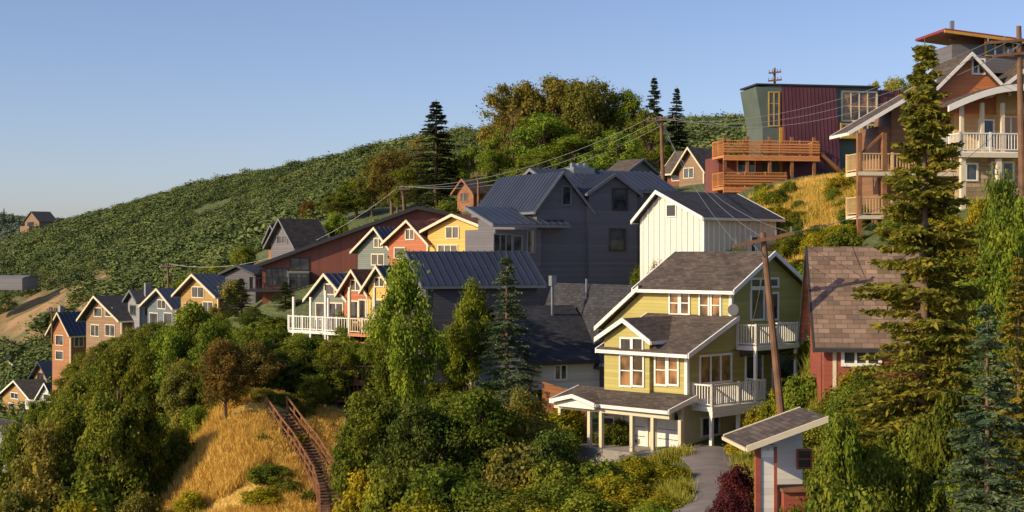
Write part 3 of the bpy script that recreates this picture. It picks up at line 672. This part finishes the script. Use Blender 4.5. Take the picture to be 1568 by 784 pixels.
def deciduous(name,seed,nc=80,per=220,leaf=.014,cz=.6,rz=.4,rr=.36,cr=.085,trunk=True,leafmat=None,sparse=1.0,flat=.75):
    global rng; rng=np.random.default_rng(seed); V=[];Qs=[];MI=[]
    dirs=rng.normal(size=(nc,3)); dirs/=np.linalg.norm(dirs,axis=1,keepdims=True)
    rad=rng.uniform(.25,1,nc)**.45
    lob=np.array([1+.4*noise.noise(Vector(d*1.8)+Vector((seed*7,0,0))) for d in dirs])
    C=dirs*(rad*lob)[:,None]*np.array([rr,rr,rz])*.86+np.array([0,0,cz])
    k=np.clip((C[:,2]-cz)/rz,0,1); C[:,:2]*=(1-.45*k)[:,None]
    C[:,2]=np.maximum(C[:,2],.05)
    if trunk:
        bend=rng.uniform(-.03,.03,(4,2)); pts=[np.array([0,0,-.06])]+[np.array([bend[i][0]*(i+1)*.5,bend[i][1]*(i+1)*.5,z]) for i,z in enumerate((.18,.38,.6,.85))]
        rs=[.026,.021,.016,.010,.003]
        for i in range(4): tube(V,Qs,MI,pts[i],pts[i+1],rs[i],rs[i+1],7)
        for c in C[::2]:
            h=max(.08,min(.7,c[2]*.62)); j=0
            base=np.array([np.interp(h,[p[2] for p in pts],[p[0] for p in pts]),np.interp(h,[p[2] for p in pts],[p[1] for p in pts]),h])
            mid=(base+c)/2+rng.normal(size=3)*.015+np.array([0,0,.01]); tube(V,Qs,MI,base,mid,.007,.0045,4); tube(V,Qs,MI,mid,c,.0045,.0015,4)
    V0=np.array(V).reshape(-1,3); o=len(V0)
    LC=[];LN=[]
    for c in C:
        m=int(per*rng.uniform(.5,1.4)); r=cr*rng.uniform(.6,1.5)
        d=rng.normal(size=(m,3)); d/=np.linalg.norm(d,axis=1,keepdims=True); q=rng.uniform(.1,1,m)**.5
        q=q*(1+.4*rng.normal(size=m)*.5)
        p=c+d*(q*r)[:,None]*np.array([1,1,flat]); LC.append(p)
        LN.append(d*1.0+rng.normal(size=(m,3))*.45+np.array([0,0,.35]))
    LV=leaves(np.concatenate(LC),np.concatenate(LN),leaf)
    LQ=(np.arange(len(LV)).reshape(-1,4)+o)
    Vall=np.concatenate([V0,LV]) if o else LV
    Qall=np.concatenate([np.array(Qs).reshape(-1,4),LQ]) if len(Qs) else LQ
    mi=np.concatenate([np.array(MI,int),np.zeros(len(LQ),int)]) if len(MI) else np.zeros(len(LQ),int)
    return fastmesh(name,Vall,Qall,[leafmat or LEAF,BARK],mi)
def conifer(name,seed,whorls=34,bpw=7,r0=.2,leaf=.011,tw=10,droop=.25,leafmat=None,gap=0.0,per=4,h0=.05,irr=.25):
    global rng; rng=np.random.default_rng(seed); V=[];Qs=[];MI=[]
    tube(V,Qs,MI,(0,0,-.04),(0,0,.5),.014,.009,7); tube(V,Qs,MI,(0,0,.5),(0,0,.995),.009,.001,6)
    C=[];T=[];SZ=[]
    for w in range(whorls):
        h=h0+(.98-h0)*(w/whorls)**.92; h+=rng.uniform(-.006,.006)
        R=r0*((1-h)**.8)*1.08*(.75+.25*math.sin(min(1,h*6)*1.57))
        for k in range(bpw):
            if rng.random()<gap: continue
            az=rng.uniform(0,6.283); L=max(.012,R*rng.uniform(1-irr*1.8,1+irr*.7)*(1+irr*noise.noise(Vector((math.cos(az),math.sin(az),h*6+seed))))); hh=h+rng.uniform(-.008,.008)
            up=.35*h+ .05; dr=np.array([math.cos(az),math.sin(az),0]); sd=np.array([-dr[1],dr[0],0])
            f=lambda t: np.array([0,0,hh])+dr*L*t+np.array([0,0,L*(up*t-droop*2*t*t+.22*t**3)])
            tube(V,Qs,MI,f(0),f(.5),.0028,.0018,3); tube(V,Qs,MI,f(.5),f(.95),.0018,.0006,3)
            nt_=max(5,int(tw*L/r0*1.3)+2)
            for i in range(nt_):
                t=.15+.85*(i+rng.random())/nt_; c=f(min(t,1)); tl=L*.34*(1.15-t)+.008
                for s in (-1,1):
                    td=dr*.75+sd*s*rng.uniform(.6,1.1)+np.array([0,0,rng.uniform(-.35,.05)]); td/=np.linalg.norm(td)
                    for j in range(per):
                        q=(j+.6)/per; C.append(c+td*tl*q+rng.normal(size=3)*.0025); 
                        T.append(td+rng.normal(size=3)*.35); SZ.append(leaf*rng.uniform(.7,1.25))
    V0=np.array(V); o=len(V0); C=np.array(C);T=np.array(T);T/=np.linalg.norm(T,axis=1,keepdims=True); S=np.array(SZ)[:,None]
    r=rng.normal(size=C.shape)+np.array([0,0,.9]); s=np.cross(T,r); s/=np.linalg.norm(s,axis=1,keepdims=True)
    LV=np.stack([C-T*S,C+s*S*.36,C+T*S,C-s*S*.36],1).reshape(-1,3); LQ=np.arange(len(LV)).reshape(-1,4)+o
    return fastmesh(name,np.concatenate([V0,LV]),np.concatenate([np.array(Qs),LQ]),[leafmat or LEAF,BARK],np.concatenate([np.array(MI),np.zeros(len(LQ),int)]))
DT=[deciduous('broadleaf_a',1),deciduous('broadleaf_b',2,95,200,cr=.075),deciduous('broadleaf_c',4,70,250,cr=.095)]
SP=[deciduous('airy_tree_a',11,85,170,.013,.56,.44,.36,.075),deciduous('airy_tree_b',12,75,170,.013,.58,.42,.34,.08)]
BU=[deciduous('shrub_a',21,70,170,.026,.42,.5,.5,.14,True,None,1,.9),deciduous('shrub_b',22,60,190,.028,.42,.5,.5,.15,True,None,1,.9),deciduous('shrub_c',23,80,140,.024,.42,.52,.5,.13,True,None,1,.9)]
CN=[conifer('spruce_a',31),conifer('spruce_b',32,38,7,.2,.011,9)]
BIG=conifer('tall_spruce',33,52,9,.19,.0088,18,.2,None,.1,5,.05,.3)
BARE=deciduous('bare_tree',15,70,25,.012,.58,.42,.36,.07)
cG=(.135,.175,.034); cB=(.17,.235,.04); cY=(.29,.28,.032); cD=(.085,.12,.034); cO=(.19,.16,.055); cR=(.19,.13,.045); cP=(.10,.03,.045)
cS=(.205,.205,.045); cBl=(.125,.17,.115); cDS=(.055,.08,.04); cOl=(.19,.19,.055)
def plant(meshes,name,u,d,vt,wpx,col,wr=.72,sink=.1):
    me=meshes[random.randrange(len(meshes))] if isinstance(meshes,list) else meshes
    x=bx(u)*d; gz=tz1(x,d); H=max(.8,el(vt)*d-gz)
    o=link(bpy.data.objects.new(name,me)); o.location=(x,d,gz-sink); s=wpx/F*d/wr
    o.scale=(s,s*random.uniform(.9,1.1),H+sink); o.rotation_euler=(0,0,random.uniform(0,6.28))
    k=random.uniform(.82,1.2); o.color=(col[0]*k*random.uniform(.9,1.15),col[1]*k,col[2]*k,1); return o
big=plant(BIG,'tall_spruce_tree',1416,46,54,250,cS,.37); big.color=(*cS,1)
plant(CN,'blue_spruce_tree',1512,38,450,170,cBl,.4); plant(CN,'spruce_tree',1560,42,380,130,cS,.4)
plant(CN,'blue_spruce_tree',776,81,384,118,cBl,.4)
for u,d,vt,w,c in [(668,165,150,112,cDS),(1002,172,114,62,cDS),(1036,170,130,60,cDS),(968,172,150,40,cDS),(757,150,268,48,cDS),(370,134,424,50,cDS),(437,126,430,56,cDS),(350,139,440,30,cDS),(1385,118,195,40,cDS),(940,175,150,45,cDS),(6,880,318,9,cDS),(20,880,325,8,cDS),(30,870,330,7,cDS)]:
    plant(CN,'spruce_tree',u,d,vt,w,c,.4)
for u,d,vt,w,c in [(622,80,384,118,cB),(590,84,470,70,cG),(722,85,425,86,cB),(700,86,500,60,cB),
 (300,88,450,110,cB),(262,86,490,90,cB),(330,84,478,90,cB),(345,80,510,90,cR),(390,84,520,90,cO),(180,88,520,120,cG),(135,90,545,110,cG),(225,86,520,90,cG),
 (110,78,600,120,cG),(60,76,630,110,cOl),(170,76,590,120,cG),(220,77,600,90,cG),(20,90,640,90,cG),(470,88,508,110,cG),(440,86,530,90,cG),(515,86,515,80,cG),(480,83,570,60,cG),(275,84,540,80,cOl),(310,84,560,70,cG),(365,88,530,80,cO),(415,90,520,70,cG),
 (570,66,585,130,cG),(650,62,600,140,cD),(735,63,580,150,cG),(800,66,592,120,cOl),(690,66,590,120,cG),(545,66,630,90,cG),
 (1235,75,525,70,cY),(1250,82,455,60,cG),(1235,88,395,70,cG),(1260,90,372,60,cB),(1215,92,345,50,cG),
 (1545,52,310,120,cB),(1590,50,270,140,cB),(1530,60,240,90,cG),(1500,70,290,70,cY),(1330,52,560,90,cG),(1300,50,590,90,cG),(1400,64,370,70,cG),
 (240,135,488,70,cG),(170,140,512,70,cG),(290,128,484,80,cD),(330,125,476,60,cG),(205,138,500,60,cOl),(130,145,535,70,cG),(110,150,555,50,cOl),(385,122,470,50,cD),(150,138,525,60,cOl),(265,132,495,60,cB),
 (860,172,112,120,cOl),(905,170,118,90,cOl),(800,170,125,100,cOl)]:
    plant(DT,'broadleaf_tree',u,d,vt,w,c)
for u,d,vt,w,c in [(790,166,108,120,cOl),(850,168,100,130,cOl),(900,165,102,110,cOl),(830,160,160,130,cB),(770,163,185,80,cB),(930,168,145,80,cG),(960,166,122,70,cB),(985,164,155,70,cG),(880,158,195,130,cB),(940,155,190,110,cB),(1000,160,180,70,cB),(820,155,220,100,cB),(760,158,220,80,cB),
 (600,172,218,80,cO),(570,175,232,60,cOl),(545,176,268,80,cG),(515,176,290,70,cG),(620,168,250,60,cG),(700,168,235,60,cG),(725,165,215,60,cB),(640,170,240,50,cG),(472,190,303,32,cR),(1340,135,112,40,cY),(1370,135,104,50,cY),(1395,130,110,50,cG),(1325,138,125,30,cY)]:
    plant(SP,'airy_tree',u,d,vt,w,c)
for u,d,vt,w,c in [(640,172,185,50,cO),(608,171,225,60,cO),(785,160,140,60,cO),(1010,90,380,60,cO)]: plant(BARE,'bare_tree',u,d,vt,w,c)
S=[(60,74,690,150,cOl),(140,74,700,150,cG),(30,72,720,130,cOl),(190,76,665,110,cG),(235,78,650,70,cG),(110,70,740,150,cY),(210,73,735,90,cOl),
(410,74,705,80,cG),(400,72,742,80,cY),(440,73,745,60,cG),(290,73,745,60,cY),(275,79,640,60,cG),(300,82,610,60,cB),(340,83,605,50,cG),(370,83,615,60,cG),(400,83,605,60,cG),(330,84,590,60,cOl),(430,83,600,60,cG),(460,82,615,50,cG),
(560,64,700,110,cY),(600,58,690,140,cG),(680,56,690,150,cG),(640,54,740,140,cY),(740,55,720,130,cG),(790,57,660,130,cOl),(840,60,640,110,cD),(850,56,690,120,cG),(800,53,745,140,cG),(870,54,720,130,cG),(920,56,690,110,cG),(940,56,700,100,cB),(900,52,745,130,cB),
(965,60,685,90,cY),(985,58,695,100,cY),(1015,58,700,100,cY),(1040,58,712,50,cY),(980,54,730,120,cY),(1010,52,752,90,cY),(1000,50,765,90,cB),(1045,54,745,40,cY),(545,64,740,70,cG),
(880,74,640,50,cG),(1140,66,655,70,cY),(1160,68,610,60,cY),(1185,66,590,60,cY),(1210,66,590,80,cY),(1150,62,690,50,cG),(1190,60,690,70,cG),(1230,64,560,90,cB),(1255,56,610,90,cG),(1240,50,680,100,cG),(1290,48,640,110,cG),
(1128,49,700,70,cP),(1118,46,735,70,cP),(1225,38,745,90,cG),(1270,37,700,110,cG),(1310,36,720,110,cG),(1200,36,770,60,cG),(1350,40,650,120,cG),(1460,40,700,110,cG),(1400,44,620,120,cG),(1440,42,560,100,cG),(1545,48,520,100,cG),(1290,44,600,80,cB),
(540,98,560,70,cG),(560,92,580,80,cG),(620,84,570,90,cG),(670,84,575,80,cG),(760,84,570,80,cG),(820,82,590,60,cG),(420,100,520,60,cG),(455,104,505,50,cB),(490,102,515,50,cG),
(1190,100,310,60,cY),(1220,98,320,50,cG),(1260,92,340,60,cG),(1290,88,345,60,cY),(1210,92,350,60,cG),(1190,104,285,50,cG),(1290,100,262,60,cY),(1300,94,300,50,cG),(1240,85,440,70,cG),(1225,80,500,60,cY),(1380,80,310,80,cG),(1420,80,340,80,cG),(1480,70,380,100,cG),(1540,70,330,100,cB),(1270,80,400,60,cG),
(220,140,500,50,cG),(170,140,530,50,cG),(200,130,540,70,cG),(130,140,550,60,cG),(270,125,500,60,cG),(360,120,495,60,cG),(100,150,580,60,cG),(60,150,600,50,cG),(20,160,620,50,cG),(1000,110,395,50,cG),(985,100,395,45,cG)]
for u,d,vt,w,c in S: plant(BU,'shrub',u,d,vt,w,c,1.05)
def fill(n,u0,u1,d0,d1,hmin,hmax,cols):
    for i in range(n):
        u=random.uniform(u0,u1); d=random.uniform(d0,d1); x=bx(u)*d; gz=tz1(x,d); hh=random.uniform(hmin,hmax)
        if 1045<u<1125 and d<70: continue
        o=link(bpy.data.objects.new('shrub',BU[random.randrange(3)])); w=hh*random.uniform(.9,1.4)
        o.location=(x,d,gz-.1); o.scale=(w,w,hh); o.rotation_euler=(0,0,random.uniform(0,6.28)); c=random.choice(cols); k=random.uniform(.7,1.3); o.color=(c[0]*k,c[1]*k,c[2]*k,1)
fill(60,-150,230,70,130,2,4,[cG,cOl,cY]); fill(40,520,1000,45,80,1.2,2.6,[cG,cY,cB]); fill(45,1260,1750,40,85,1.5,3.5,[cG,cY,cB]); fill(40,1120,1330,76,112,.8,2,[cG,cY,cB])
fill(50,250,620,84,112,1.5,3,[cG,cB]); fill(24,400,1000,136,165,2,4,[cG,cB]); fill(70,-200,380,125,190,2,4,[cG,cOl]); fill(14,240,500,72,81,.4,1,[cG,cY])

def scatter(name,P,scl,rot,temps):
    coll=bpy.data.collections.new(name+'_kinds')
    for t in temps: coll.objects.link(bpy.data.objects.new(t.name,t))
    me=bpy.data.meshes.new(name); me.vertices.add(len(P)); me.vertices.foreach_set('co',P.astype(np.float32).ravel())
    for nm,a in (('scl',scl),('rot',rot)):
        t=me.attributes.new(nm,'FLOAT_VECTOR','POINT'); t.data.foreach_set('vector',a.astype(np.float32).ravel())
    o=link(bpy.data.objects.new(name,me)); ng=bpy.data.node_groups.new(name,'GeometryNodeTree')
    ng.interface.new_socket('Geometry',in_out='INPUT',socket_type='NodeSocketGeometry'); ng.interface.new_socket('Geometry',in_out='OUTPUT',socket_type='NodeSocketGeometry')
    i=ng.nodes.new('NodeGroupInput'); q=ng.nodes.new('NodeGroupOutput'); ip=ng.nodes.new('GeometryNodeInstanceOnPoints'); ci=ng.nodes.new('GeometryNodeCollectionInfo')
    ci.inputs['Collection'].default_value=coll; ci.inputs['Separate Children'].default_value=True; ci.inputs['Reset Children'].default_value=True
    ip.inputs['Pick Instance'].default_value=True
    def na(nm):
        a=ng.nodes.new('GeometryNodeInputNamedAttribute'); a.data_type='FLOAT_VECTOR'; a.inputs['Name'].default_value=nm; return a.outputs['Attribute']
    er=ng.nodes.new('FunctionNodeEulerToRotation'); L=ng.links.new
    L(na('rot'),er.inputs[0]); L(er.outputs[0],ip.inputs['Rotation']); L(na('scl'),ip.inputs['Scale'])
    L(i.outputs[0],ip.inputs['Points']); L(ci.outputs[0],ip.inputs['Instance']); L(ip.outputs[0],q.inputs[0])
    o.modifiers.new('scatter','NODES').node_group=ng; return o
SCM=massmat('hill_scrub_foliage',(.06,.10,.038),(.19,.225,.07))
HS=[deciduous('hill_bush_%d'%k,40+k,14+k*3,26,.062,.42,.45,.5,.25,False,SCM,1,.9) for k in range(5)]
rng=np.random.default_rng(9)
nb=36000; a=rng.uniform(-.5,.42,nb); d=np.sqrt(rng.uniform(185**2,590**2,nb)); x=a*d
nv=np.array([noise.noise(Vector((xx*.02,yy*.02,3)))+.5*noise.noise(Vector((xx*.09,yy*.09,9))) for xx,yy in zip(x,d)])
keep=nv>-.38
uu=x/d*F+784
gap=np.exp(-((uu-140)/110)**2-((d-290)/48)**2)+np.exp(-((uu-20)/80)**2-((d-310)/55)**2)
keep&=rng.random(nb)>gap*1.0
x=x[keep];d=d[keep];nv=nv[keep];z=tz(x,d); s=(1.3+rng.power(.6,len(x))*3.4)*(1+.6*nv)
scatter('hillside_scrub',np.stack([x,d,z-.3],-1),np.stack([s*rng.uniform(1,1.7,len(x)),s*rng.uniform(1,1.7,len(x)),s*rng.uniform(.55,1,len(x))],-1),np.stack([s*0,s*0,rng.uniform(0,6.28,len(x))],-1),HS)
SCM2=massmat('hazed_woodland_foliage',(.09,.13,.10),(.17,.21,.14))  # distance haze put into the leaf colours as a blue-grey cast
HW=[deciduous('woodland_bush_%d'%k,50+k,16,24,.08,.42,.45,.5,.24,False,SCM2,1,.9) for k in range(2)]
nb=3500; a=rng.uniform(-.55,.1,nb); d=np.sqrt(rng.uniform(700**2,1100**2,nb)); x=a*d; z=tz(x,d); s=rng.uniform(4,8,nb)
scatter('distant_woodland',np.stack([x,d,z-.3],-1),np.stack([s*1.2,s*1.2,s],-1),np.stack([s*0,s*0,rng.uniform(0,6.28,nb)],-1),HW)
GM=massmat('dry_grass_blades',(.52,.32,.055),(.88,.62,.17)); GM2=massmat('green_grass_blades',(.14,.16,.025),(.38,.34,.05))
def tuft(name,seed,m,mat):
    r=np.random.default_rng(seed); V=[];Qs=[]
    for i in range(m):
        b0=np.array([*r.normal(size=2)*.18,0]); az=r.uniform(0,6.28); ln=r.uniform(.15,.5); lean=r.uniform(.1,.8); w=.013
        dv=np.array([math.cos(az),math.sin(az),0]); sd=np.array([-dv[1],dv[0],0]); t=b0+dv*ln*lean+np.array([0,0,ln]); k=len(V)
        V+=[b0-sd*w,b0+sd*w,t+sd*w*.3,t-sd*w*.3]; Qs.append((k,k+1,k+2,k+3))
    return fastmesh(name,V,Qs,[mat])
GT=[tuft('dry_tuft_%d'%k,60+k,34,GM) for k in range(3)]; GG=[tuft('green_tuft_%d'%k,70+k,34,GM2) for k in range(2)]
SX=np.array([bx(p[0])*p[1] for p in pts]); SY=np.array([p[1] for p in pts])
def grass(name,n,boxes,T,smin=.6,smax=1.3):
    xs=[];ds=[]
    for (u0,u1,d0,d1,w) in boxes:
        m=int(n*w); u=rng.uniform(u0,u1,m); d=rng.uniform(d0,d1,m); xs.append((u-784)/F*d); ds.append(d)
    x=np.concatenate(xs);d=np.concatenate(ds); ms=np.array([noise.noise(Vector((a*.35,b*.35,1))) for a,b in zip(x,d)])>-.3
    sx_=np.interp(d,SY[::-1],SX[::-1]); ms&=~((np.abs(x-sx_)<.8)&(d<82)&(d>60))
    x=x[ms];d=d[ms]
    s=rng.uniform(smin,smax,len(x)); scatter(name,np.stack([x,d,tz(x,d)-.03],-1),np.stack([s,s,s],-1),np.stack([s*0,s*0,rng.uniform(0,6.28,len(x))],-1),T)
grass('dry_grass',26000,[(215,520,66,84,.75),(1150,1340,88,112,.25)],GT)
grass('green_grass',12000,[(900,1050,52,66,.3),(1130,1300,50,74,.2),(500,900,46,70,.25),(1150,1330,85,108,.1),(0,240,60,90,.15)],GG,.7,1.5)

# ---------------------------------------------------------------- light, camera
EL=math.radians(25); sx,sy=-.88,-.48; AZ=math.atan2(sx,sy)
w=bpy.data.worlds.new('World'); scene.world=w; w.use_nodes=True; nt=w.node_tree
sky=nt.nodes.new('ShaderNodeTexSky'); sky.sky_type='NISHITA'; sky.sun_disc=False; sky.sun_elevation=EL; sky.sun_rotation=AZ; sky.altitude=1500; sky.air_density=1.0; sky.dust_density=3; sky.ozone_density=2.5
bg=nt.nodes['Background']; tint=nt.nodes.new('ShaderNodeMixRGB'); tint.blend_type='MULTIPLY'; tint.inputs[0].default_value=1; tint.inputs[2].default_value=(1.04,.95,1.04,1)
nt.links.new(sky.outputs[0],tint.inputs[1]); nt.links.new(tint.outputs[0],bg.inputs[0]); bg.inputs[1].default_value=.14
sl=bpy.data.lights.new('sun','SUN'); sl.energy=5; sl.angle=math.radians(.5); sl.color=(1,.8,.5)
so=link(bpy.data.objects.new('sun',sl)); v=Vector((math.sin(AZ)*math.cos(EL),math.cos(AZ)*math.cos(EL),math.sin(EL))); so.rotation_euler=v.to_track_quat('Z','Y').to_euler()
cam=bpy.data.cameras.new('camera'); cam.lens=36*F/1568; cam.clip_end=20000; cam.clip_start=.5
co=link(bpy.data.objects.new('camera',cam)); co.location=(0,0,0); co.rotation_euler=(math.radians(90),0,0); scene.camera=co
scene.view_settings.view_transform='Standard'; scene.view_settings.look='None'; scene.view_settings.exposure=0
